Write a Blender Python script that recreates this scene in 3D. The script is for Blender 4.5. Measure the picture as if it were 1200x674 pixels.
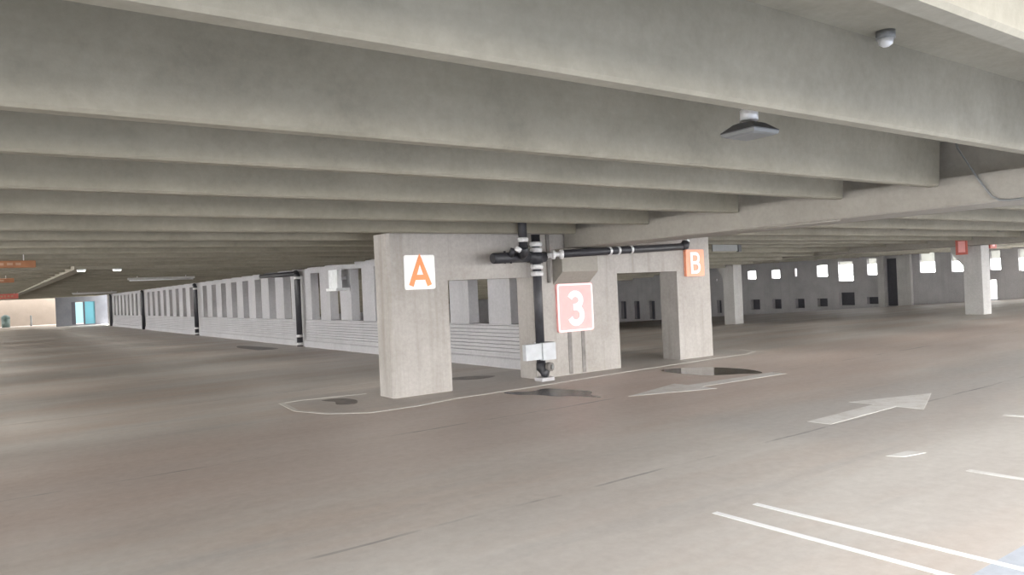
import bpy, bmesh, math, random
from mathutils import Vector, Matrix
random.seed(4)
C = bpy.context.scene
for o in list(bpy.data.objects):
    bpy.data.objects.remove(o)

# ------------------------------------------------------------------ camera
YAW = math.atan2(1230, 878); ROLL = 0.045; EYE = 1.8
fwd = Vector((math.cos(YAW), math.sin(YAW), 0)); rgt = Vector((math.sin(YAW), -math.cos(YAW), 0)); up = Vector((0, 0, 1))
cx = rgt * math.cos(ROLL) - up * math.sin(ROLL)
cy = rgt * math.sin(ROLL) + up * math.cos(ROLL)
cam_d = bpy.data.cameras.new('camera'); cam = bpy.data.objects.new('camera', cam_d); C.collection.objects.link(cam)
m = Matrix((cx, cy, -fwd)).transposed().to_4x4(); m.translation = (0, 0, EYE)
cam.matrix_world = m
cam_d.sensor_width = 36; cam_d.lens = 878 / 1200 * 36; cam_d.clip_start = 0.05; cam_d.clip_end = 500
C.camera = cam

# ------------------------------------------------------------------ world, sun, exposure
W = bpy.data.worlds.new('overcast_sky'); C.world = W; W.use_nodes = True
wn = W.node_tree; bg = wn.nodes['Background']; tc = wn.nodes.new('ShaderNodeTexCoord'); sx = wn.nodes.new('ShaderNodeSeparateXYZ'); cr = wn.nodes.new('ShaderNodeValToRGB')
wn.links.new(tc.outputs['Generated'], sx.inputs[0]); wn.links.new(sx.outputs[2], cr.inputs[0]); wn.links.new(cr.outputs[0], bg.inputs[0])
cr.color_ramp.elements[0].color = (1.0, 0.985, 0.955, 1); cr.color_ramp.elements[1].color = (0.64, 0.66, 0.69, 1); cr.color_ramp.elements[1].position = 0.8   # overcast, brightest low down
bg.inputs[1].default_value = 2.4
V = C.view_settings
V.view_transform = 'Standard'; V.look = 'None'; V.gamma = 1; V.use_curve_mapping = False; V.exposure = 2.3
C.cycles.max_bounces = 12; C.cycles.diffuse_bounces = 8

# ------------------------------------------------------------------ materials
def new_mat(name):
    mt = bpy.data.materials.new(name); mt.use_nodes = True
    nt = mt.node_tree; b = nt.nodes['Principled BSDF']
    return mt, nt, b
def N(nt, t, **kw):
    n = nt.nodes.new(t)
    for k, v in kw.items(): setattr(n, k, v)
    return n
def noise(nt, vec, scale, detail=6, rough=0.55, stretch=None):
    if stretch:
        mp = N(nt, 'ShaderNodeMapping'); mp.inputs['Scale'].default_value = stretch
        nt.links.new(vec, mp.inputs['Vector']); vec = mp.outputs['Vector']
    n = N(nt, 'ShaderNodeTexNoise'); n.inputs['Scale'].default_value = scale; n.inputs['Detail'].default_value = detail
    n.inputs['Roughness'].default_value = rough
    nt.links.new(vec, n.inputs['Vector']); return n.outputs['Fac']
def ramp(nt, fac, p0, c0, p1, c1):
    r = N(nt, 'ShaderNodeValToRGB'); e = r.color_ramp.elements
    e[0].position = p0; e[0].color = (*c0, 1) if len(c0) == 3 else c0
    e[1].position = p1; e[1].color = (*c1, 1) if len(c1) == 3 else c1
    nt.links.new(fac, r.inputs[0]); return r.outputs[0]
def mix(nt, fac, a, b, mode='MIX'):
    n = N(nt, 'ShaderNodeMix', data_type='RGBA', blend_type=mode)
    for s, v in ((n.inputs[0], fac), (n.inputs[6], a), (n.inputs[7], b)):
        if hasattr(v, 'default_value') or hasattr(v, 'links'): nt.links.new(v, s)
        elif isinstance(v, tuple): s.default_value = (*v, 1)
        else: s.default_value = v
    return n.outputs[2]
def bump(nt, b, h, strength, dist=0.01):
    n = N(nt, 'ShaderNodeBump'); n.inputs['Strength'].default_value = strength; n.inputs['Distance'].default_value = dist
    nt.links.new(h, n.inputs['Height']); nt.links.new(n.outputs[0], b.inputs['Normal'])
def concrete(name, dark, light, streak=None, streak_amt=0.35, vertical=True, rough=0.85, fine=.15):
    mt, nt, b = new_mat(name); pos = N(nt, 'ShaderNodeNewGeometry').outputs['Position']
    c = ramp(nt, noise(nt, pos, 0.9, 8, 0.65), 0.35, dark, 0.68, light)
    f = noise(nt, pos, 14, 5, 0.7)
    c = mix(nt, fine, c, ramp(nt, f, 0.35, tuple(x * .55 for x in dark), 0.65, tuple(min(1, x * 1.25) for x in light)))
    if streak:
        s = noise(nt, pos, 1.0, 4, 0.6, (4.5, 4.5, 0.25) if vertical else (0.3, 3, 3))
        k = ramp(nt, s, 0.52, (0, 0, 0), 0.75, (streak_amt,) * 3)
        c = mix(nt, k, c, streak)
    nt.links.new(c, b.inputs['Base Color']); b.inputs['Roughness'].default_value = rough
    bump(nt, b, f, 0.25, 0.008)
    return mt
def plain(name, col, rough=0.6, metal=0.0, wear=0.12, scale=6):
    mt, nt, b = new_mat(name); pos = N(nt, 'ShaderNodeNewGeometry').outputs['Position']
    c = ramp(nt, noise(nt, pos, scale, 5), 0.3, tuple(x * (1 - wear) for x in col), 0.7, tuple(min(1, x * (1 + wear * .4)) for x in col))
    nt.links.new(c, b.inputs['Base Color']); b.inputs['Roughness'].default_value = rough; b.inputs['Metallic'].default_value = metal
    return mt
def emit(name, col, s):
    mt, nt, b = new_mat(name); b.inputs['Base Color'].default_value = (*col, 1)
    b.inputs['Emission Color'].default_value = (*col, 1); b.inputs['Emission Strength'].default_value = s
    return mt

def floor_mat(name, joints):
    mt, nt, b = new_mat(name); pos = N(nt, 'ShaderNodeNewGeometry').outputs['Position']
    c = ramp(nt, noise(nt, pos, 0.5, 7, 0.6, (0.35, 1.3, 1)), 0.38, (0.53, 0.485, 0.45), 0.66, (0.65, 0.615, 0.58))
    red = ramp(nt, noise(nt, pos, 0.33, 6, 0.6, (0.4, 1.5, 1)), 0.46, (0, 0, 0), 0.68, (0.75,) * 3)
    c = mix(nt, red, c, (0.56, 0.445, 0.375))
    gr = ramp(nt, noise(nt, pos, 0.7, 6, 0.65, (0.22, 2.0, 1)), 0.55, (0, 0, 0), 0.75, (0.5,) * 3)
    c = mix(nt, gr, c, (0.38, 0.375, 0.375))
    sep = N(nt, 'ShaderNodeSeparateXYZ'); nt.links.new(pos, sep.inputs[0])
    wav = noise(nt, pos, 0.9, 4, 0.6)
    def zone(x0, x1, y0, y1, soft, amt):        # slab zones worn or resurfaced differently, with ragged borders
        out = None
        for ax, a, b_ in ((0, x0, x0 + soft), (0, x1, x1 - soft), (1, y0, y0 + soft), (1, y1, y1 - soft)):
            w_ = N(nt, 'ShaderNodeMath', operation='MULTIPLY_ADD'); nt.links.new(wav, w_.inputs[0]); w_.inputs[1].default_value = soft * .9; nt.links.new(sep.outputs[ax], w_.inputs[2])
            mr = N(nt, 'ShaderNodeMapRange'); nt.links.new(w_.outputs[0], mr.inputs[0]); mr.inputs[1].default_value = a + soft * .45; mr.inputs[2].default_value = b_ + soft * .45
            if out is None: out = mr.outputs[0]
            else:
                k = N(nt, 'ShaderNodeMath', operation='MULTIPLY'); nt.links.new(out, k.inputs[0]); nt.links.new(mr.outputs[0], k.inputs[1]); out = k.outputs[0]
        k = N(nt, 'ShaderNodeMath', operation='MULTIPLY'); nt.links.new(out, k.inputs[0]); k.inputs[1].default_value = amt
        return k.outputs[0]
    c = mix(nt, zone(-9, 30, 6.0, 11.6, 1.4, .55), c, (0.58, 0.46, 0.41))
    c = mix(nt, zone(6.8, 40, 3.9, 6.9, .8, .5), c, (0.43, 0.425, 0.425))
    c = mix(nt, zone(4.2, 15.2, 10.75, 13.4, .25, .6), c, (0.43, 0.40, 0.38))
    fine = noise(nt, pos, 9, 6, 0.7)
    c = mix(nt, 0.12, c, ramp(nt, fine, 0.35, (0.2, 0.19, 0.18), 0.65, (0.7, 0.69, 0.67)))
    # tooled joints in the topping: dark sealant, worn through in places
    wob = noise(nt, pos, 0.8, 3, 0.5)
    brk = ramp(nt, noise(nt, pos, 0.7, 4, 0.6, (1, 0.1, 1)), 0.46, (0.03,) * 3, 0.62, (0.75,) * 3)
    for ax, at, wd in joints:
        s = N(nt, 'ShaderNodeMath', operation='MULTIPLY_ADD'); nt.links.new(wob, s.inputs[0]); s.inputs[1].default_value = 0.12
        nt.links.new(sep.outputs[ax], s.inputs[2])
        d = N(nt, 'ShaderNodeMath', operation='COMPARE'); nt.links.new(s.outputs[0], d.inputs[0])
        d.inputs[1].default_value = at + 0.06; d.inputs[2].default_value = wd
        f = N(nt, 'ShaderNodeMath', operation='MULTIPLY'); nt.links.new(d.outputs[0], f.inputs[0]); nt.links.new(brk, f.inputs[1])
        c = mix(nt, f.outputs[0], c, (0.16, 0.155, 0.16))
    nt.links.new(c, b.inputs['Base Color'])
    nt.links.new(ramp(nt, noise(nt, pos, 0.6, 4, 0.5, (0.4, 1.4, 1)), 0.35, (0.42,) * 3, 0.7, (0.7,) * 3), b.inputs['Roughness'])
    bump(nt, b, fine, 0.12, 0.005)
    return mt

M = {}
M['floor'] = floor_mat('stained_floor_concrete', [(1, 8.62, 0.022), (1, 5.05, 0.02), (1, 14.2, 0.03), (1, 19.5, 0.03)])
M['apron'] = concrete('pale_apron_concrete', (0.40, 0.425, 0.475), (0.46, 0.485, 0.54))
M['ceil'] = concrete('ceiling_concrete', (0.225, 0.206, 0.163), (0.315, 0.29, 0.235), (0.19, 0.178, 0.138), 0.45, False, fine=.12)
M['girder'] = concrete('girder_concrete', (0.29, 0.268, 0.238), (0.35, 0.33, 0.295), (0.24, 0.22, 0.195), 0.3, False, fine=.12)
M['frame'] = concrete('pillar_concrete', (0.36, 0.335, 0.31), (0.46, 0.435, 0.415), (0.27, 0.245, 0.21), 0.6)
M['col'] = concrete('column_concrete', (0.44, 0.43, 0.42), (0.55, 0.54, 0.53), (0.36, 0.35, 0.34), 0.4)
M['white'] = concrete('whitewashed_concrete', (0.43, 0.425, 0.445), (0.50, 0.495, 0.515), (0.36, 0.355, 0.36), 0.35)
M['greywall'] = concrete('grey_wall_concrete', (0.40, 0.39, 0.40), (0.50, 0.49, 0.50), (0.33, 0.32, 0.33), 0.4)
M['slate'] = concrete('slate_grey_concrete', (0.13, 0.135, 0.15), (0.18, 0.185, 0.20))
M['cream'] = concrete('cream_render', (0.185, 0.15, 0.118), (0.215, 0.175, 0.14))
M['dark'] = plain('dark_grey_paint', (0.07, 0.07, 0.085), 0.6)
M['pipe'] = plain('black_pipe_paint', (0.035, 0.035, 0.042), 0.45, 0.0, 0.3)
M['steel'] = plain('galvanised_steel', (0.82, 0.82, 0.83), 0.4, 0.3, 0.2, 20)
M['paper'] = plain('white_card', (0.52, 0.54, 0.57), 0.6)
M['signwhite'] = plain('white_sign_enamel', (0.95, 0.94, 0.93), 0.4, 0, 0.03)
M['orange'] = plain('orange_sign_enamel', (0.90, 0.30, 0.09), 0.4, 0, 0.06)
M['salmon'] = plain('salmon_orange_sign_enamel', (0.92, 0.36, 0.22), 0.4, 0, 0.06)
M['pink'] = plain('faded_red_sign_enamel', (0.93, 0.44, 0.43), 0.4, 0, 0.05)
M['red'] = plain('red_sign_enamel', (0.55, 0.13, 0.10), 0.5)
M['rustpale'] = plain('pale_worn_bar_lettering', (0.45, 0.27, 0.18), 0.6)
M['rust'] = plain('faded_orange_bar_paint', (0.34, 0.14, 0.06), 0.6, 0, 0.2)
M['paintwhite'] = plain('fresh_white_road_paint', (0.90, 0.90, 0.91), 0.6, 0, 0.06, 3)
M['housing'] = plain('dark_bronze_lamp_housing', (0.07, 0.07, 0.075), 0.5)
M['lens'] = plain('grey_prismatic_lens', (0.20, 0.205, 0.205), 0.4)
M['plastic'] = plain('white_ribbed_plastic', (0.82, 0.84, 0.86), 0.35)
M['caulk'] = plain('dark_joint_sealant', (0.24, 0.225, 0.215), 0.8, 0, 0.3)
M['teal'] = emit('lit_teal_lobby_glass', (0.10, 0.30, 0.36), 0.05)
M['tealpale'] = emit('bright_lobby_window', (0.36, 0.62, 0.70), 0.09)
M['tube'] = emit('lamp_tube', (1, 0.95, 0.85), 2.0)
M['bin'] = plain('dark_green_bin', (0.08, 0.12, 0.11), 0.5)
mt, nt, b = new_mat('daylit_overhang_standin'); tb = N(nt, 'ShaderNodeBsdfTranslucent'); tb.inputs[0].default_value = (.5, .5, .48, 1); mx = N(nt, 'ShaderNodeMixShader'); mx.inputs[0].default_value = .55
b.inputs['Base Color'].default_value = (.5, .5, .48, 1); b.inputs['Roughness'].default_value = .5
nt.links.new(b.outputs[0], mx.inputs[1]); nt.links.new(tb.outputs[0], mx.inputs[2]); nt.links.new(mx.outputs[0], nt.nodes['Material Output'].inputs[0]); M['overhang_standin'] = mt  # passes sky light from behind, standing in for a daylit overhang
def faded(name, col, thr, sc=3.0):            # worn road paint: bare floor colour shows where it has flaked
    mt, nt, b = new_mat(name); pos = N(nt, 'ShaderNodeNewGeometry').outputs['Position']
    k = ramp(nt, noise(nt, pos, sc, 8, 0.75), thr - 0.12, (0, 0, 0), thr + 0.12, (1, 1, 1))
    nt.links.new(mix(nt, k, col, (0.57, 0.53, 0.49)), b.inputs['Base Color']); b.inputs['Roughness'].default_value = 0.7
    return mt
M['worn'] = faded('worn_white_road_paint', (0.74, 0.725, 0.71), 0.60)
M['worn2'] = faded('well_worn_edge_line_paint', (0.74, 0.72, 0.69), 0.6)
mt, nt, b = new_mat('wet_patch_film'); b.inputs['Base Color'].default_value = (0.085, 0.075, 0.07, 1); b.inputs['Roughness'].default_value = 0.08; b.inputs['IOR'].default_value = 1.3
M['wet'] = mt
mt, nt, b = new_mat('half_dry_wet_patch'); b.inputs['Base Color'].default_value = (0.06, 0.05, 0.048, 1); b.inputs['Roughness'].default_value = 0.25; b.inputs['IOR'].default_value = 1.25; M['wetdull'] = mt
M['damp'] = plain('damp_stain', (0.20, 0.175, 0.16), 0.45, 0, 0.4, 4)

# ------------------------------------------------------------------ builders
class MB:
    def __init__(s): s.bm = bmesh.new()
    def box(s, x0, x1, y0, y1, z0, z1):
        v = [s.bm.verts.new((x, y, z)) for z in (z0, z1) for x, y in ((x0, y0), (x1, y0), (x1, y1), (x0, y1))]
        for f in ((3, 2, 1, 0), (4, 5, 6, 7), (0, 1, 5, 4), (1, 2, 6, 5), (2, 3, 7, 6), (3, 0, 4, 7)): s.bm.faces.new([v[i] for i in f])
        return s
    def prism(s, poly, ax, a0, a1, d0=0.0, d1=0.0):
        """poly in the two other axes (in order), pushed along axis ax from a0 to a1; d0, d1 lift the ends in z"""
        def mk(p, a, d):
            q = list(p); q.insert(ax, a); return (q[0], q[1], q[2] + d)
        A = [s.bm.verts.new(mk(p, a0, d0)) for p in poly]; B = [s.bm.verts.new(mk(p, a1, d1)) for p in poly]
        n = len(poly)
        s.bm.faces.new(A); s.bm.faces.new(B[::-1])
        for i in range(n): s.bm.faces.new([A[i], B[i], B[(i + 1) % n], A[(i + 1) % n]])
        return s
    def tube(s, pts, r, seg=14):
        P = [Vector(p) for p in pts]; R = r if isinstance(r, (list, tuple)) else [r] * len(P); rings = []
        for i, p in enumerate(P):
            t = (P[min(i + 1, len(P) - 1)] - P[max(i - 1, 0)]).normalized()
            a = Vector((0, 0, 1)) if abs(t.z) < .9 else Vector((1, 0, 0))
            u = t.cross(a).normalized(); w = t.cross(u)
            rings.append([s.bm.verts.new(p + (u * math.cos(2 * math.pi * k / seg) + w * math.sin(2 * math.pi * k / seg)) * R[i]) for k in range(seg)])
        for A, B in zip(rings, rings[1:]):
            for k in range(seg):
                f = s.bm.faces.new([A[k], A[(k + 1) % seg], B[(k + 1) % seg], B[k]]); f.smooth = True
        s.bm.faces.new(rings[0]); s.bm.faces.new(rings[-1][::-1])
        return s
    def ribbon(s, path, w, d, at, closed=False):
        """flat stroke in the XZ plane of a sign face: at(u, v, depth) gives the point"""
        n = len(path); L = []; 
        for i, p in enumerate(path):
            p = Vector(p)
            a = Vector(path[i - 1]) if (i > 0 or closed) else None
            c = Vector(path[(i + 1) % n]) if (i < n - 1 or closed) else None
            d0 = (p - a).normalized() if a is not None else (c - p).normalized()
            d1 = (c - p).normalized() if c is not None else d0
            t = (d0 + d1).normalized(); nn = Vector((-t.y, t.x)); k = 1 / max(.5, nn.dot(Vector((-d0.y, d0.x))))
            L.append((p + nn * w / 2 * k, p - nn * w / 2 * k))
        V = [[s.bm.verts.new(at(q.x, q.y, e)) for q in pr for e in (0, d)] for pr in L]
        idx = list(range(n)) + ([0] if closed else [])
        for i, j in zip(idx, idx[1:]):
            a, c = V[i], V[j]
            for f in ((a[1], c[1], c[3], a[3]), (a[0], a[2], c[2], c[0]), (a[0], c[0], c[1], a[1]), (a[2], a[3], c[3], c[2])): s.bm.faces.new(f)
        if not closed:
            for a in (V[0], V[-1]): s.bm.faces.new((a[0], a[1], a[3], a[2]))
        return s
    def wall(s, ax, a0, a1, U, Z, holes):
        """a wall normal to axis ax between a0 and a1, spanning U x Z, with rectangular holes (u0,u1,z0,z1) and their reveals"""
        us = sorted({*U, *[h[0] for h in holes], *[h[1] for h in holes]}); zs = sorted({*Z, *[h[2] for h in holes], *[h[3] for h in holes]})
        solid = {}
        for i in range(len(us) - 1):
            for j in range(len(zs) - 1):
                u, z = (us[i] + us[i + 1]) / 2, (zs[j] + zs[j + 1]) / 2
                solid[i, j] = not any(h[0] < u < h[1] and h[2] < z < h[3] for h in holes)
        cache = {}
        def v(i, j, k):
            if (i, j, k) not in cache:
                p = [us[i], zs[j]]; p.insert(ax, (a0, a1)[k]); cache[i, j, k] = s.bm.verts.new(p)
            return cache[i, j, k]
        for (i, j), ok in solid.items():
            if not ok: continue
            for k in (0, 1): s.bm.faces.new([v(i, j, k), v(i + 1, j, k), v(i + 1, j + 1, k), v(i, j + 1, k)])
            for di, dj, e in ((-1, 0, ((i, j), (i, j + 1))), (1, 0, ((i + 1, j), (i + 1, j + 1))), (0, -1, ((i, j), (i + 1, j))), (0, 1, ((i, j + 1), (i + 1, j + 1)))):
                if not solid.get((i + di, j + dj), False):
                    (p, q), (r, t) = e; s.bm.faces.new([v(p, q, 0), v(r, t, 0), v(r, t, 1), v(p, q, 1)])
        return s
    def build(s, name, mat, parent=None, label=None, bevel=0, at=None):
        if bevel: bmesh.ops.bevel(s.bm, geom=[e for e in s.bm.edges if e.calc_length() > bevel * 3], offset=bevel, segments=2, profile=.5, affect='EDGES')
        bmesh.ops.recalc_face_normals(s.bm, faces=s.bm.faces)
        me = bpy.data.meshes.new(name); 
        if at is not None: s.bm.transform(Matrix.Translation(-Vector(at)))
        s.bm.to_mesh(me); s.bm.free(); me.materials.append(mat)
        o = bpy.data.objects.new(name, me); C.collection.objects.link(o)
        if at is not None: o.location = at
        if parent:
            def world(p): return (world(p.parent) @ p.matrix_parent_inverse @ p.matrix_basis) if p.parent else p.matrix_basis.copy()
            o.parent = parent; o.matrix_parent_inverse = world(parent).inverted()
        if label: o['label'] = label
        return o
def tag(o, label, cat, group=None, kind=None):
    o['label'] = label; o['category'] = cat
    if group: o['group'] = group
    if kind: o['kind'] = kind
    return o
def thing(name, label, cat, loc, group=None):
    o = bpy.data.objects.new(name, None); C.collection.objects.link(o); o.location = loc; o.empty_display_size = .2
    return tag(o, label, cat, group)
def struct(name, mb, mat, label, cat, bevel=0):
    return tag(mb.build(name, mat, bevel=bevel), label, cat, kind='structure')

# ------------------------------------------------------------------ the setting: floors, ceilings, walls
EDGE = -0.9; EDGE_R = -0.9; EDGE_E = 1.0; XL = -14.0  # unseen roof edges, shaped by how much daylight they let in
XW = 9.7                       # face of the slotted wall
RS, R0 = 0.052, 14.0           # the ramp falls away behind the portal
def rz(y): return -RS * max(0.0, y - R0)
XE = 51.0                      # face of the wall at the right end
struct('floor', MB().prism([(2.05, 0), (100, 0), (100, -.3), (2.05, -.3)], 0, XL - .5, XW + .15).prism([(2.05, 0), (R0, 0), (R0, -.3), (2.05, -.3)], 0, XW + .15, XE + .4), M['floor'],
       'stained grey and reddish concrete parking deck with worn markings', 'floor')
struct('floor_ramp', MB().prism([(R0, 0), (80, rz(80)), (80, rz(80) - .3), (R0, -.3)], 0, XW + .15, XE + .4), M['floor'],
       'concrete floor sloping down behind the pillars on the right', 'floor')
struct('floor_apron', MB().box(-30, 80, -25, 2.05, -.3, 0), M['apron'], 'pale blue grey concrete slab at the bottom right corner beyond the joint', 'floor')

SB, SLAB = 2.79, 3.36          # underside of the ribs, underside of the deck
struct('ceiling', MB().box(XL - .5, 10.1, EDGE, 95, SLAB, SLAB + .25).box(XL - .5, -0.6, -10, EDGE, SLAB, SLAB + .25), M['ceil'], 'bare concrete deck underside between the ribs on the left, plus an added shading slab out of view', 'ceiling')  # second box: added unseen roof behind left, holding back sky light
MS, M0 = 0.06, 16.0
def mz(y): return -MS * max(0.0, y - M0)
struct('ceiling_ramp', MB().prism([(EDGE_R, SLAB), (M0, SLAB), (80, SLAB + mz(80)), (80, SLAB + .25 + mz(80)), (M0, SLAB + .25), (EDGE_R, SLAB + .25)], 0, 10.1, 30.7), M['ceil'],
       'concrete deck underside over the ramp behind the pillars', 'ceiling')
struct('ceiling_end', MB().box(30.7, XE + .4, EDGE_E, 80, SLAB, SLAB + .25), M['ceil'], 'concrete deck underside in front of the far right windows', 'ceiling')

struct('wall_step', MB().prism([(M0, SLAB), (80, SLAB + mz(80)), (80, SLAB), ], 0, 10.1, 10.2), M['ceil'], 'concrete upstand between the level deck and the ramp deck', 'wall')
struct('wall_step_end', MB().prism([(M0, SLAB), (80, SLAB + mz(80)), (80, SLAB)], 0, 30.5, 30.7), M['ceil'], 'concrete upstand between the ramp deck and the end bay deck', 'wall')
struct('wall_ramp', MB().box(10.0, XE + .4, 79.7, 80, -4, SLAB + .2), M['greywall'], 'grey concrete wall across the far low end of the ramp', 'wall')
# slotted white wall on the left
holes = []; cols_y = [11.8, 26.9, 42.7, 58.6, 74.4]
for a, b_ in zip(cols_y, cols_y[1:]):
    st = (b_ - a - 3.0) / 7 if a > 12 else 1.75
    for k in range(8):
        c = (b_ - 1.4 - 1.75 * k) if a < 12 else a + 1.55 + st * k
        if c < 12.8: continue
        holes.append((c - .43, c + .43, 0.98, 2.62))
    holes.append((b_ - .42, b_ + .42, -.02, 2.83))
struct('wall_left', MB().wall(0, XW, XW + .28, (12.12, 75.5), (-.02, 2.83), holes), M['white'],
       'long whitewashed concrete wall with a row of tall slots', 'wall')
prof = [(XW + .1, .23), (XW - .06, .23), (XW - .06, .27)]
for k in range(8):
    z = .29 + k * .085; prof += [(XW - .055, z), (XW - .055, z + .052), (XW - .012, z + .066), (XW - .012, z + .078)]
prof += [(XW - .03, .98), (XW + .1, .98)]
rib = MB(); cb = MB()
edges = [12.12] + [y for c in cols_y[1:] for y in (c - .42, c + .42)]
for a, b_ in zip(edges[0::2], edges[1::2]):
    rib.prism(prof, 1, a, b_); cb.prism([(XW + .1, 0), (XW - .13, 0), (XW - .12, .2), (XW - .09, .23), (XW + .1, .23)], 1, a, b_)
struct('trim_1', rib, M['white'], 'horizontally ribbed lower band of the white slotted wall', 'wall trim')
struct('baseboard_left', cb, M['white'], 'low concrete kerb along the foot of the white slotted wall', 'kerb')

# end wall on the right, windows and niches
win = [(37.64, 38.42, 1.60, 2.26), (35.43, 36.17, 1.59, 2.24), (33.93, 34.12, 1.65, 2.28), (31.40, 32.25, 1.57, 2.40), (29.43, 30.55, 1.19, 2.60),
       (27.67, 28.37, 1.55, 2.72), (23.78, 24.74, 1.56, 3.1), (22.0, 22.76, 1.54, 3.0), (19.92, 20.51, 1.55, 2.75), (18.2, 18.95, 1.45, 2.75), (41.5, 41.62, 1.55, 1.75)]
slit = (20.2, 20.62, -.25, .93); door = (26.21, 27.01, -.62, 2.62)
nic = [(37.37, 38.22, -.86, -.05), (35.41, 36.21, -.81, -.05), (33.4, 34.17, -.76, -.05), (31.5, 32.3, -.66, -.05), (29.39, 30.58, -.58, .36), (27.64, 28.48, -.5, .0), (41.19, 41.66, -1.15, -.07)]
nic += [(y, y + .7, -1.75, -.03) for y in (48.84, 50.8, 52.6, 54.4)] + [(y, y + .8, -1.2, -.05) for y in (43.4, 45.2, 46.9)]
struct('wall_right', MB().wall(0, XE, XE + .35, (17.4, 80), (-4, SLAB), win + [slit, door] + nic), M['greywall'], 'grey concrete wall at the far right end with bright square openings', 'wall')
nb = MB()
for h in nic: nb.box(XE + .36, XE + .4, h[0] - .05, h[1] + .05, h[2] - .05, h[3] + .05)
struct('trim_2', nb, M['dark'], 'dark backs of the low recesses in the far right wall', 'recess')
for i, h in enumerate(win[4:10]):
    zt = (2.36, 2.3, 2.24, 2.2, 2.24, 2.2)[i]
    w_ = MB().box(XE + .2, XE + .22, h[0], h[1], zt, h[3])  # translucent panel stands in for the lit overhang outside the opening
    tag(w_.build('window_%d' % (i + 1), M['overhang_standin']), ('pale stand-in for the daylit overhang above the tall slatted bright opening', 'pale stand-in for the daylit overhang above the opening left of the dark door', 'pale stand-in for the daylit overhang above the first bright opening right of the dark door',
        'pale stand-in for the daylit overhang above the second bright opening right of the dark door', 'pale stand-in for the daylit overhang above the opening just right of the far column', 'pale stand-in for the daylit overhang above the opening at the right edge')[i], 'window', kind='structure')
sl = MB()
for z in (1.26, 1.36, 1.62, 1.9): sl.box(XE + .1, XE + .14, 29.43, 30.55, z, z + .035)
tag(sl.build('trim_3', M['greywall']), 'thin slats across the tallest bright opening', 'slats', kind='structure')
tag(MB().box(XE + .1, XE + .18, 26.21, 27.01, -.62, 2.62).build('door_1', M['dark']), 'tall dark door in the far right wall', 'door', kind='structure')
pl = MB()
for a, b_ in ((27.05, 27.5), (25.25, 26.15)): pl.box(XE - .3, XE, a, b_, -.9, SLAB)
struct('trim_4', pl, M['col'], 'pale pilasters beside the dark door in the far right wall', 'pilaster')

# far left end: lobby front and sunlit cream wall
lob = MB().wall(1, 84, 84.3, (6.1, 10.9), (0, 3.4), [(7.4, 9.4, .12, 2.3)])
struct('wall_back', lob, M['slate'], 'grey stair lobby front at the far left end', 'wall')
struct('wall_far', MB().box(-14, 16, 98, 98.4, 0, 7), M['cream'], 'bright cream wall in daylight at the far left', 'wall')
g = MB().box(7.4, 8.5, 84.15, 84.2, .12, 2.3)
d = thing('door_2', 'lit teal glass lobby door at the far end of the left bay', 'door', (8.4, 84.1, .1)); d['kind'] = 'structure'
MB().box(7.75, 8.4, 84.14, 84.18, .2, 2.25).build('glass_pane', M['tealpale'], d)
MB().box(8.55, 9.4, 84.14, 84.18, .12, 2.3).build('glass_pane', M['teal'], d)
MB().box(7.4, 7.75, 84.13, 84.2, .12, 2.3).box(8.4, 8.55, 84.1, 84.2, .12, 2.3).build('door_frame', M['dark'], d)
g.bm.free()

# ------------------------------------------------------------------ ceiling ribs (stems of the double tees)
def rib_mesh(x0, x1, zb, name, far):
    bm = MB()
    w, ww = .065, .10
    bm.prism([(-w + .02, zb), (w - .02, zb), (w, zb + .02), (ww, SLAB), (-ww, SLAB), (-w, zb + .02)], 0, x0, x1)
    bmesh.ops.recalc_face_normals(bm.bm, faces=bm.bm.faces)
    me = bpy.data.meshes.new(name); bm.bm.to_mesh(me); bm.bm.free(); me.materials.append(M['ceil']); return me
near_y = [1.46, 2.80, 4.48, 5.72, 7.42, 9.30, 11.25]
ys = list(near_y)
while ys[-1] < 88: ys.append(ys[-1] + 1.62)
me_l = rib_mesh(XL, 9.52, SB, 'ceiling_rib', False); me_e = rib_mesh(XL, 9.52, SB + .02, 'ceiling_rib', False)
me_m = rib_mesh(10.55, 30.24, SB, 'ceiling_rib', False); me_r = rib_mesh(31.16, XE, SB, 'ceiling_rib', False)
nl = ['broad pale concrete ceiling rib nearest overhead crossing the top right corner', 'second concrete ceiling rib overhead, running from top left down to the right edge',
      'third concrete ceiling rib, its right end on the girder near the ceiling lamp', 'fourth concrete ceiling rib, the first beyond the ceiling lamp rib',
      'fifth concrete ceiling rib from the camera, two ribs before the lettered pillars', 'sixth concrete ceiling rib, just in front of the pipe and pillars',
      'concrete ceiling rib resting along the top of the pillar with the orange A']
for i, y in enumerate(ys):
    o = bpy.data.objects.new('ceiling_rib', me_l if i > 0 else me_l); C.collection.objects.link(o); o.location = (0, y - .065, 0)
    if i < len(nl): tag(o, nl[i], 'ceiling rib', 'ceiling ribs near the camera')
    else: tag(o, 'narrow grey concrete ceiling rib receding over the far left bay beyond the pillars', 'ceiling rib', 'ribs receding over the left bay')
for i, y in enumerate(ys):
    if y > 58: break
    if y < 4: continue
    o = bpy.data.objects.new('ceiling_rib', me_m); C.collection.objects.link(o); o.location = (0, y - .065, mz(y))
    tag(o, 'grey concrete ceiling rib beyond the girder on the right, above the ramp', 'ceiling rib', 'ribs over the middle bay')
    if EDGE_E < y < 50:
        o = bpy.data.objects.new('ceiling_rib', me_r); C.collection.objects.link(o); o.location = (0, y - .065, 0)
        tag(o, 'dim concrete ceiling rib in front of the far right windows', 'ceiling rib', 'ribs over the far right bay')

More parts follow.
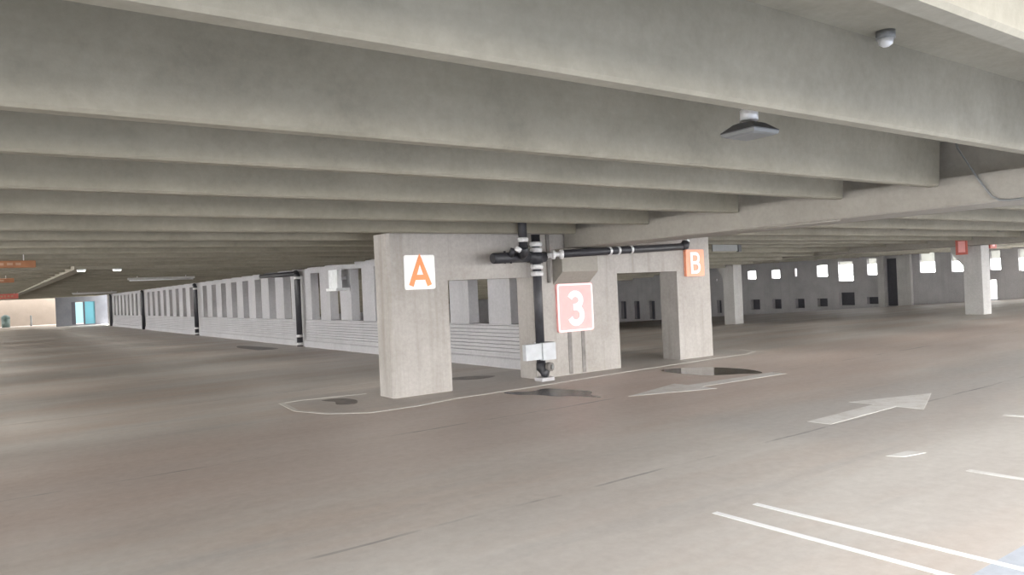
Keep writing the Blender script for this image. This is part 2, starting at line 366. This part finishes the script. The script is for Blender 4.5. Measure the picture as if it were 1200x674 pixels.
# girder carrying the rib ends
def girder(name, xc, y0, y1, zb, d0=0, d1=0, mat='girder'):
    return MB().prism([(xc - .45, zb + .02), (xc - .43, zb), (xc + .43, zb), (xc + .45, zb + .02), (xc + .45, zb + .35), (xc + .2, zb + .35), (xc + .2, SLAB), (xc - .2, SLAB), (xc - .2, zb + .35), (xc - .45, zb + .35)], 1, y0, y1, d0, d1).build(name, M[mat])
tag(girder('concrete_girder', 10.0, EDGE, 11.52, 2.53), 'heavy concrete girder with a ledge carrying the rib ends, running right from the pillars', 'girder')
gr = girder('concrete_girder', 30.7, EDGE_E, 24.2, 2.60); tag(gr, 'far concrete girder above the two columns on the right', 'girder')
# dropped edges over the left bay
tag(MB().prism([(2.0, 2.74), (2.3, 2.74), (2.3, 3.3), (2.0, 3.3)], 1, 21.6, 84).build('ceiling_beam', M['ceil']), 'long dropped beam receding along the left bay ceiling', 'ceiling beam')
tag(MB().box(2.3, 9.5, 21.6, 21.75, 2.74, 3.3).build('ceiling_beam', M['ceil']), 'dropped cross beam over the left bay near the white wall', 'ceiling beam')

# ------------------------------------------------------------------ portal frame with A, 3 and B
Y0, Y1, HD, TOP = 11.58, 12.1, 1.98, 2.82
fr = thing('portal_frame', 'concrete portal wall of three pillars and two openings carrying the A, 3 and B signs', 'pillars', (10, 11.85, 0))
def pillar(x0, x1, c0, c1):
    p = [(x0 + c0, Y0), (x1 - c1, Y0), (x1, Y0 + c1), (x1, Y1), (x0, Y1), (x0, Y0 + c0)]
    if c1 == 0: p = [(x0 + c0, Y0), (x1, Y0), (x1, Y1), (x0, Y1), (x0, Y0 + c0)]
    if c0 == 0: p = [(x0, Y0), (x1 - c1, Y0), (x1, Y0 + c1), (x1, Y1), (x0, Y1)]
    return MB().prism(p, 2, 0, TOP)
pillar(5.70, 6.86, .05, 0).build('pillar', M['frame'], fr)
mid = pillar(8.76, 11.0, 0, 0).build('pillar', M['frame'], fr)
pillar(12.84, 14.01, 0, .05).build('pillar', M['frame'], fr)
MB().box(6.86, 8.76, Y0, Y1, HD, TOP).build('lintel', M['frame'], fr)
MB().box(11.0, 12.84, Y0, Y1, HD + .02, TOP).build('lintel', M['frame'], fr)
MB().prism([(Y0, 1.82), (Y0 - .30, 2.06), (Y0 - .30, 2.51), (Y0, 2.51)], 0, 9.27, 10.2).build('corbel', M['girder'], fr)
for x in (9.63, 9.98): MB().box(x - .045, x + .045, Y0 - .012, Y0 + .01, 0.02, 1.9).build('sealant_joint', M['caulk'], mid)

# ------------------------------------------------------------------ signs
def rrect(x0, x1, z0, z1, r, n=5):
    p = []
    for cx_, cz_, a in ((x1 - r, z0 + r, -90), (x1 - r, z1 - r, 0), (x0 + r, z1 - r, 90), (x0 + r, z0 + r, 180)):
        for k in range(n + 1):
            t = math.radians(a + 90 * k / n); p.append((cx_ + r * math.cos(t), cz_ + r * math.sin(t)))
    return p
def arc(cx_, cz_, rx, rz_, a0, a1, n=10):
    return [(cx_ + rx * math.cos(math.radians(a0 + (a1 - a0) * k / n)), cz_ + rz_ * math.sin(math.radians(a0 + (a1 - a0) * k / n))) for k in range(n + 1)]
def glyph(ch):                  # strokes in a unit box: u 0..1 wide, v 0..1 high; (paths, closed)
    if ch == 'A': return [([(.08, 0), (.5, .97), (.92, 0)], False), ([(.24, .30), (.76, .30)], False)]
    if ch == 'B': return [([(.14, .5), (.14, .93), (.5, .93)] + arc(.55, .72, .27, .21, 90, -90)[1:] + [(.14, .51)], False), ([(.14, .53), (.14, .07), (.5, .07)] + arc(.55, .29, .31, .22, -90, 90)[1:] + [(.14, .51)], False)]
    if ch == '3': return [(arc(.46, .74, .34, .20, 160, -90, 12) + [(.32, .54)], False), ([(.33, .53)] + arc(.47, .29, .37, .24, 90, -160, 12), False)]
def letter(ch, x, z, w, h, sw, y, mat, parent, nm, stretch=1):
    mb = MB()
    for i, (p, c) in enumerate(glyph(ch)): mb.ribbon([(x + u * w, z + v * h) for u, v in p], sw, .012 + .003 * i, lambda u, v, d: (u, y - d, v), c)
    return mb.build(nm, mat, parent)
sA = thing('pillar_sign', 'white square sign with a large orange letter A on the left pillar', 'sign', (6.29, Y0, 1.84))
MB().prism(rrect(5.99, 6.59, 1.84, 2.44, .04), 1, Y0 - .03, Y0).build('sign_plate', M['signwhite'], sA)
letter('A', 6.075, 1.905, .43, .48, .09, Y0 - .03, M['orange'], sA, 'letter')
s3 = thing('pillar_sign', 'large faded red sign with a white number 3 on the middle pillar', 'sign', (9.78, Y0, .86))
MB().prism(rrect(9.31, 10.25, .86, 1.83, .05), 1, Y0 - .05, Y0).build('sign_plate', M['pink'], s3)
MB().ribbon(rrect(9.335, 10.225, .885, 1.805, .05), .035, .006, lambda u, v, d: (u, Y0 - .05 - d, v), True).build('sign_border', M['signwhite'], s3)
letter('3', 9.57, 1.0, .43, .66, .125, Y0 - .05, M['signwhite'], s3, 'number')
sB = thing('pillar_sign', 'orange sign with a white letter B on the right pillar', 'sign', (13.4, Y0, 1.88))
MB().prism(rrect(13.09, 13.70, 1.87, 2.48, .03), 1, Y0 - .07, Y0).build('sign_plate', M['salmon'], sB)
letter('B', 13.22, 1.93, .35, .49, .07, Y0 - .07, M['signwhite'], sB, 'letter')

# ------------------------------------------------------------------ pipework on the portal
PX, PY = 8.68, 11.32
sp = thing('standpipe', 'black fire standpipe with silver couplings at the middle pillar between A and 3', 'pipe', (PX, PY, 0))
MB().tube([(PX, PY, .3), (PX, PY, 2.78)], .085, 20).build('riser', M['pipe'], sp)
def coupling(p, q, r, parent, nm='coupling'):
    p, q = Vector(p), Vector(q); d = (q - p)
    return MB().tube([p, p + d * .12, p + d * .4, p + d * .5, p + d * .6, p + d * .88, q], [r * .86, r, r, r * 1.08, r, r, r * .86], 18).build(nm, M['steel'], parent)
for z in (2.6, 2.49, 2.17, 2.04): coupling((PX, PY, z - .045), (PX, PY, z + .045), .118, sp).data.materials[0] = M['steel']
MB().tube([(PX, PY, 2.24), (PX, PY, 2.44)], .125, 20).tube([(PX - .2, PY, 2.36), (PX + .2, PY, 2.36)], .1, 18).build('cross_fitting', M['pipe'], sp)
MB().tube([(PX, PY, .34), (PX, PY, .24), (PX + .03, PY - .06, .17), (PX + .08, PY - .12, .15)], [.095, .1, .105, .1], 18).build('elbow', M['pipe'], sp)
cp = MB().tube([(PX + .07, PY - .11, .27), (PX + .1, PY - .2, .27)], .085, 20).build('hose_cap', M['caulk'], sp, 'round grey hose cap')
MB().tube([(PX + .1, PY - .2, .27), (PX + .11, PY - .22, .27)], [.05, .045], 14).build('cap_boss', M['lens'], cp)
MB().box(PX - .1, PX + .2, PY - .15, PY + .1, 0, .07).build('foot_block', M['white'], sp, None, .01)
# the card box wrapped round the foot of the riser
cb_ = MB().box(8.24, 8.62, PY - .13, PY - .02, .42, .72).box(8.62, 8.93, PY - .16, PY + .12, .40, .73).build('white_card_wrap', M['paper'], None, None, .006, (8.6, PY, .4))
tag(cb_, 'white card notice wrapped round the foot of the black standpipe', 'notice')
# branch on the left: capped end, valve and a short drop from the ceiling
br = thing('branch_pipe', 'short black capped pipe and drop valve left of the standpipe', 'pipe', (8.1, PY, 2.36))
MB().tube([(7.52, 11.1, 2.33), (7.56, 11.1, 2.335), (8.0, PY - .06, 2.35), (PX - .2, PY, 2.37)], [.085, .1, .1, .1], 18).build('capped_pipe', M['pipe'], br)
MB().tube([(8.13, 10.98, 2.52), (8.13, 10.98, SLAB)], .08, 18).build('drop_pipe', M['pipe'], br)
MB().tube([(8.3, PY - .05, 2.38), (8.2, 11.08, 2.44), (8.13, 10.98, 2.54)], [.09, .1, .09], 16).tube([(7.95, 11.15, 2.37), (7.98, 11.08, 2.5)], .055).build('valve_body', M['pipe'], br)
coupling((8.13, 10.98, 2.62), (8.13, 10.98, 2.7), .098, br)
coupling((8.0, 11.0, 2.45), (8.04, 10.98, 2.52), .06, br)
MB().tube([(7.85, PY - .14, 2.24), (7.85, PY - .14, 2.47)], .022, 10).tube([(8.0, PY - .12, 2.24), (8.0, PY - .12, 2.45)], .022, 10).build('bolt', M['pipe'], br)
# long run to the right
ru = thing('feed_pipe', 'long black horizontal pipe running from the standpipe to the B sign', 'pipe', (10.8, 11.05, 2.45))
def rp(t): return Vector((9.1, 11.06, 2.40)).lerp(Vector((12.5, 11.06, 2.52)), t)
MB().tube([rp(0), rp(1)], .075, 20).build('pipe_run', M['pipe'], ru)
MB().tube([(PX + .2, PY, 2.37), (8.95, 11.15, 2.39), rp(0)], [.05, .045, .06], 14).build('connector', M['steel'], ru)
for x in (8.92, 9.06): MB().tube([(x, 11.14 - (x - 8.92) * .5, 2.39), (x + .05, 11.12 - (x - 8.92) * .5, 2.39)], .09, 16).build('flange', M['steel'], ru)
for t in (.36, .43, .535): coupling(rp(t - .008), rp(t + .008), .088, ru)
MB().tube([rp(.985), rp(1) + Vector((.06, 0, .02)), rp(1) + Vector((.1, 0, .1))], [.08, .1, .09], 16).build('elbow', M['pipe'], ru)
MB().tube([rp(1) + Vector((.1, 0, .1)), rp(1) + Vector((.12, -.02, .16))], [.08, .06], 16).build('end_cap', M['steel'], ru)
for t in (.2, .8): MB().tube([rp(t) + Vector((0, .07, 0)), (rp(t).x, Y0 + .02, rp(t).z)], .02, 8).build('bracket', M['pipe'], ru)
# cable down the wall by the corbel
tag(MB().tube([(9.14, Y0 - .04, 1.86), (9.14, Y0 - .04, 2.6), (9.14, Y0 - .04, 2.8)], .035, 8).build('drain_tube', M['caulk'], None, None, 0, (9.14, Y0, 1.86)), 'thin dark vertical tube left of the corbel above the 3 sign', 'tube')

# ------------------------------------------------------------------ pipes at the slotted wall
for i, y in enumerate(cols_y[1:]):
    lab = ['black drain riser in the nearest gap of the white slotted wall', 'black drain riser in the second gap of the white slotted wall', 'thin dark riser in the third gap far down the white wall', 'thin dark riser at the far end of the white wall'][i]
    p = thing('drain_riser', lab, 'pipe', (XW - .12, y, 0))
    MB().tube([(XW - .16, y - .05, 0), (XW - .16, y - .05, 2.62), (XW - .16, y + .1, 2.7)], .105, 16).build('riser', M['pipe'], p)
    MB().box(XW + .06, XW + .3, y - .46, y + .46, 0, 2.8).build('backing_post', M['greywall'], p)
    if i < 2:
        for z in (.09, .38, 2.5): coupling((XW - .16, y - .05, z - .05), (XW - .16, y - .05, z + .05), .118, p)
    if i == 0:
        MB().tube([(XW - .16, y - .05, 2.66), (XW - .16, y + 4.2, 2.72)], .09, 14).build('header_pipe', M['pipe'], p)
wl = thing('wall_lamp', 'white ribbed plastic fixture hung high on the white slotted wall', 'wall lamp', (XW - .1, 22.8, 1.95))
bm = MB()
for k in range(6): bm.box(XW - .42, XW - .3, 22.5 + k * .12, 22.59 + k * .12, 2.02, 2.62)
bm.box(XW - .31, XW - .27, 22.48, 23.2, 2.02, 2.62)
bm.build('ribbed_shade', M['plastic'], wl)
MB().box(XW - .5, XW - .02, 22.42, 23.26, 1.94, 2.03).build('tray', M['plastic'], wl, None, .015)
MB().box(XW - .27, XW + .02, 22.75, 22.95, 2.3, 2.4).build('bracket', M['steel'], wl)

# ------------------------------------------------------------------ ceiling fittings
lm = thing('ceiling_lamp', 'dark square parking lamp with a grey lens hanging under the ribs on the right', 'lamp', (4.88, 3.6, 2.9))
LX, LY = 4.88, 3.6
def sq(r, z, rot=math.radians(0)): return [(LX + r * math.cos(rot + math.pi / 2 * k + math.pi / 4), LY + r * math.sin(rot + math.pi / 2 * k + math.pi / 4), z) for k in range(4)]
def frustum(rings):
    mb = MB(); R = [[mb.bm.verts.new(p) for p in r] for r in rings]
    mb.bm.faces.new(R[0]); mb.bm.faces.new(R[-1])
    for a, c in zip(R, R[1:]):
        for k in range(4): mb.bm.faces.new([a[k], a[(k + 1) % 4], c[(k + 1) % 4], c[k]])
    return mb
frustum([sq(.215, 2.905), sq(.22, 2.915), sq(.12, 2.975), sq(.08, 2.985)]).build('housing', M['housing'], lm)
frustum([sq(.17, 2.875), sq(.21, 2.886), sq(.218, 2.907)]).build('lens', M['lens'], lm)
MB().tube([(LX, LY, 3.0), (LX, LY, 3.08), (LX, LY, 3.1)], [.07, .07, .04], 14).tube([(LX, LY, 3.08), (LX, LY, SLAB)], .02, 10).build('stem', M['steel'], lm)
def ys_mid(i): return (ys[i] + ys[i + 1]) / 2 - .065
def fill_lamp_at(x, y, label, group, dz=0):  # added fill lamps, copied from the visible fitting to brighten the deep floors
    o = lm.copy(); C.collection.objects.link(o); o.location = (x, y, lm.location.z + dz); o['label'] = label; o['group'] = group
    for ch in list(lm.children):
        c = ch.copy(); C.collection.objects.link(c); c.parent = o; c.matrix_parent_inverse = Matrix.Translation(-lm.location)
    d = bpy.data.lights.new('fill_light', 'AREA'); d.shape = 'SQUARE'; d.size = .3; d.energy = FILL_W; d.color = (1, .95, .88)
    l = bpy.data.objects.new('fill_light', d); C.collection.objects.link(l); l.parent = o; l.location = (0, 0, -.07)
FILL_W = 4.5
for k in range(12):
    y = 14.49 + 1.62 * 4 * k - .81 - .065
    for x in (6.2, 0.6, -5.0):
        fill_lamp_at(x, y, 'added dark square fill lamp tucked between the ribs of the left bay', 'added fill lamps of the left bay')
for k in range(6):  # more added fill lamps, lifting the dark ramp bay
    for x in (14.5, 20.5, 26.5):
        y = ys_mid(5 + 4 * k); fill_lamp_at(x, y, 'added dark square fill lamp between the ribs over the ramp bay', 'added fill lamps over the ramp', mz(y))
jb = thing('sensor', 'small round grey ceiling sensor beside the second rib at the upper right', 'sensor', (4.88, 2.55, 3.3))
MB().tube([(4.88, 2.52, SLAB), (4.88, 2.52, SLAB - .05)], .06, 18).build('base', M['lens'], jb)
MB().tube([(4.88, 2.52, SLAB - .05), (4.88, 2.52, SLAB - .085), (4.88, 2.52, SLAB - .1)], [.05, .042, .02], 18).build('dome', M['steel'], jb)
tag(MB().tube([(3.36, 2.95, 2.87), (3.36, 2.95, 2.95)], .025, 10).box(3.32, 3.4, 2.84, 2.97, 2.93, 2.97).build('rib_bracket', M['housing'], None, None, 0, (3.36, 2.93, 2.87)), 'tiny dark bracket behind the lower edge of the second rib', 'bracket')
tag(MB().tube([(9.46, 4.12, 3.3), (9.5, 4.11, 3.2), (9.5, 3.92, 2.84), (9.52, 3.78, 2.6), (9.52, 3.7, 2.545), (9.52, 3.6, 2.535), (9.52, 1.2, 2.535)], .013, 8).build('conduit', M['lens'], None, None, 0, (9.5, 3.7, 2.5)), 'thin pale conduit bent down the girder face at the right edge', 'conduit')
tag(MB().tube([(9.62, 7.4, 2.52), (9.62, 5.7, 2.52)], .012, 8).build('conduit', M['girder'], None, None, 0, (9.5, 6.5, 2.48)), 'thin pale conduit under the girder above the ramp', 'conduit')
hs = thing('hanging_sign', 'blank grey sign panel hung beyond the B pillar', 'sign', (18.2, 14.5, 2.6))
MB().box(17.67, 18.82, 14.5, 14.54, 2.60, 2.86).build('panel', M['lens'], hs)
MB().box(18.84, 18.98, 14.48, 14.56, 2.58, 2.9).build('end_post', M['housing'], hs)
for x in (17.8, 18.7): MB().tube([(x, 14.52, 2.8), (x, 14.52, SLAB)], .015, 8).build('hanger', M['steel'], hs)

# ------------------------------------------------------------------ orange bars over the left aisle
def bar(label, x0, x1, y, z0, z1, mat):
    t = thing('clearance_bar', label, 'hanging bar', ((x0 + x1) / 2, y, z0))
    MB().box(x0, x1, y, y + .06, z0, z1).build('bar_panel', M[mat], t, None, .01)
    mk = MB(); x = x1 - .25
    while x > x0 + .2:
        w_ = random.uniform(.07, .13); mk.box(x - w_, x, y - .008, y + .001, z0 + (z1 - z0) * .35, z0 + (z1 - z0) * .7); x -= w_ + random.uniform(.04, .12)
    mk.build('pale_markings', M['rustpale'], t)
    for xx in (x0 + .2, x1 - .2): MB().tube([(xx, y + .03, z1), (xx, y + .03, SLAB)], .01, 6).build('hanger', M['steel'], t)
bar('nearest faded orange bar hung under the left ceiling', -1.2, .97, 17.5, 2.62, 2.76, 'rust')
bar('second orange bar hung under the left ceiling, smaller and further off', -1.2, .9, 26.3, 2.6, 2.73, 'rust')
bar('dark red bar hung in front of the bright cream wall', -.8, 1.95, 52, 2.45, 2.74, 'red')
for x, y, l in ((2.15, 21.5, 'small bright lamp at the corner of the dropped beams over the left bay'), (2.95, 21.5, 'small dim lamp on the dropped cross beam over the left bay')):
    t = thing('ceiling_lamp', l, 'lamp', (x, y, 2.7)); MB().box(x - .1, x + .1, y, y + .1, 2.70, 2.74).build('housing', M['steel'], t); MB().box(x - .08, x + .08, y + .01, y + .09, 2.685, 2.705).build('lens', M['tube'], t)
for (xa, xb, y, l) in ((4.3, 6.5, 29, 'pale strip fixture under the left ceiling in front of the white wall'), (5.0, 7.6, 56, 'faint strip fixture far down the left ceiling')):
    t = thing('strip_lamp', l, 'lamp', ((xa + xb) / 2, y, 2.6)); MB().box(xa, xb, y, y + .12, 2.66, 2.74).build('housing', M['col'], t, None, .01); MB().tube([(xa + .3, y + .06, 2.74), (xa + .3, y + .06, SLAB)], .012, 6).tube([(xb - .3, y + .06, 2.74), (xb - .3, y + .06, SLAB)], .012, 6).build('hanger', M['steel'], t); MB().tube([(xa + .05, y + .06, 2.64), (xb - .05, y + .06, 2.64)], .018, 8).build('tube', M['plastic'], t)

# ------------------------------------------------------------------ columns on the right
def column(x, y, zt, label, hz):
    t = thing('concrete_column', label, 'column', (x, y, rz(y) ))
    zb = rz(y + .33)
    MB().box(x - .33, x + .33, y - .33, y + .33, zb, zt - .005).build('shaft', M['col'], t, None, .02)
    MB().prism([(y + .30, zt - .8), (y + .30, zt - .01), (y + .75, zt - .01), (y + .75, zt - .22), (y + .33, zt - .75)], 0, x - .32, x + .32).build('haunch', M['col'], t)
    return t
column(30.84, 12.88, 2.6, 'square concrete column at the right with red signs near its top', 0)
column(30.75, 24.1, 2.6, 'lone concrete column beyond the B pillar on the ramp', 0)
t = thing('column_sign', 'dull red sign with pale salmon centre, on the far right column, left face', 'sign', (30.36, 13.1, 2.2))
MB().box(30.18, 30.25, 12.9, 13.3, 2.27, 2.87).build('sign_plate', M['red'], t)
MB().box(30.17, 30.182, 12.96, 13.2, 2.36, 2.78).build('marking', M['pink'], t)
t = thing('column_sign', 'small red sign on the right part of the far right column', 'sign', (31.2, 12.64, 2.4))
MB().box(31.18, 31.72, 12.5, 12.56, 2.46, 2.82).build('sign_plate', M['red'], t)
MB().box(31.35, 31.55, 12.49, 12.502, 2.54, 2.74).build('marking', M['pink'], t)

# ------------------------------------------------------------------ far left things
t = thing('litter_bin', 'dark rounded bin in front of the bright cream wall', 'bin', (2.35, 95, 0))
MB().tube([(2.35, 95, 0), (2.35, 95, .95)], [.36, .4], 16).build('body', M['bin'], t); MB().tube([(2.35, 95, .95), (2.35, 95, 1.15), (2.35, 95, 1.3)], [.42, .36, .15], 16).build('lid', M['bin'], t)
t = thing('bollard', 'thin grey post in front of the bright cream wall', 'post', (4.6, 95, 0))
MB().tube([(4.6, 95, 0), (4.6, 95, 1.08)], .09, 12).build('post', M['lens'], t); MB().tube([(4.6, 95, 1.08), (4.6, 95, 1.13)], [.1, .05], 12).build('cap', M['lens'], t)

# ------------------------------------------------------------------ floor markings and wet patches
def slab(poly, h, z=0): return MB().prism(poly, 2, z, z + h)
def strip(path, w):
    mb = MB(); mb.ribbon(path, w, .003, lambda u, v, d: (u, v, .0005 + d)); return mb
tag(strip([(5.66, 12.62), (4.5, 12.84), (4.16, 12.74), (4.05, 11.7), (4.3, 11.0), (4.8, 10.55), (5.6, 10.55), (6.4, 10.74), (8, 10.78), (10.2, 10.98), (13.4, 11.12), (14.6, 11.12), (15.2, 11.35), (15.4, 11.9)], .09).build('edge_line', M['worn2'], None, None, 0, (10, 10.9, 0)), 'worn pale painted line around the foot of the pillars', 'floor marking')
def arrow(tip, tail, w, hw, hl, label, mat):
    a, b_ = Vector(tail), Vector(tip); d_ = (b_ - a).normalized(); n_ = Vector((-d_.y, d_.x)); k = b_ - d_ * hl
    pts = [a + n_ * w / 2, a - n_ * w / 2, k - n_ * w / 2, k - n_ * hw / 2, b_, k + n_ * hw / 2, k + n_ * w / 2]
    tag(slab([tuple(p) for p in pts], .003, .0005).build('painted_arrow', M[mat], None, None, 0, ((a + b_) / 2).to_3d()), label, 'floor marking')
arrow((8.3, 8.6), (12.0, 8.45), .32, .95, 1.5, 'faded white arrow pointing left between the two wet patches', 'worn')
arrow((11.15, 5.33), (8.2, 5.25), .3, 1.0, 1.35, 'white arrow pointing right on the floor at the right', 'worn')
for x, ya, l in ((4.55, 3.83, 'nearer of the two white stall lines at the bottom right'), (4.95, 3.76, 'further of the two white stall lines at the bottom right')):
    tag(strip([(x - .0, ya), (x + .02, 1.0)], .06).build('stall_line', M['paintwhite'], None, None, 0, (x, 2.4, 0)), l, 'floor marking', None)
tag(strip([(7.08, 3.1), (7.06, 1.6)], .08).build('stall_line', M['worn'], None, None, 0, (7.07, 2.4, 0)), 'faint white stall line at the right edge', 'floor marking')
tag(slab([(7.12, 3.86), (7.2, 3.72), (7.5, 3.66), (7.46, 3.82)], .003, .0005).build('paint_patch', M['worn'], None, None, 0, (7.3, 3.76, 0)), 'short pale paint patch right of the stall lines', 'floor marking')
tag(strip([(10.0, 3.95), (10.1, 3.5)], .12).build('stall_line', M['worn'], None, None, 0, (10, 3.7, 0)), 'short pale line end beyond the right arrow', 'floor marking')
def blob(pts, n=6):             # smooth closed outline through the points
    out = []; L = len(pts)
    for i in range(L):
        p0, p1, p2, p3 = (Vector(pts[(i + k) % L]) for k in (-1, 0, 1, 2))
        for s_ in range(n):
            t_ = s_ / n; out.append(tuple(.5 * ((2 * p1) + (p2 - p0) * t_ + (2 * p0 - 5 * p1 + 4 * p2 - p3) * t_ ** 2 + (3 * p1 - p0 - 3 * p2 + p3) * t_ ** 3)))
    return out
tag(slab(blob([(7.3, 10.6), (7.7, 10.35), (8.05, 10.4), (8.2, 10.0), (8.3, 9.5), (8.05, 9.2), (7.95, 8.85), (7.8, 9.3), (7.6, 9.5), (7.5, 9.9), (7.3, 10.2)]), .0025, .0004).build('puddle', M['wetdull'], None, None, 0, (7.85, 9.8, 0)), 'dark wet patch below the standpipe', 'puddle')
tag(slab(blob([(11.1, 10.55), (11.6, 10.5), (12.05, 10.05), (12.15, 9.3), (11.85, 8.7), (11.45, 8.95), (11.0, 9.3), (10.95, 9.9)]), .0025, .0004).build('puddle', M['wet'], None, None, 0, (11.5, 9.7, 0)), 'dark puddle mirroring the B pillar', 'puddle')
tag(slab(blob([(4.75, 12.45), (5.1, 12.4), (5.2, 12.0), (5.0, 11.6), (4.75, 11.75), (4.85, 12.1)]), .0025, .0004).build('damp_stain', M['damp'], None, None, 0, (4.95, 12, 0)), 'small dark stain left of the A pillar foot', 'stain')
tag(slab(blob([(7.6, 13.3), (8.2, 13.2), (8.6, 12.8), (8.2, 12.6), (7.8, 12.8)]), .0025, .0004).build('damp_stain', M['damp'], None, None, 0, (8.1, 13, 0)), 'small dark stain behind the left opening', 'stain')
tag(slab(blob([(8.0, 26.5), (8.6, 26.5), (8.7, 27.5), (8.3, 30), (7.9, 29), (7.9, 27.5)]), .0025, .0004).build('damp_stain', M['damp'], None, None, 0, (8.3, 28, 0)), 'dark stain on the floor by the first gap of the white wall', 'stain')
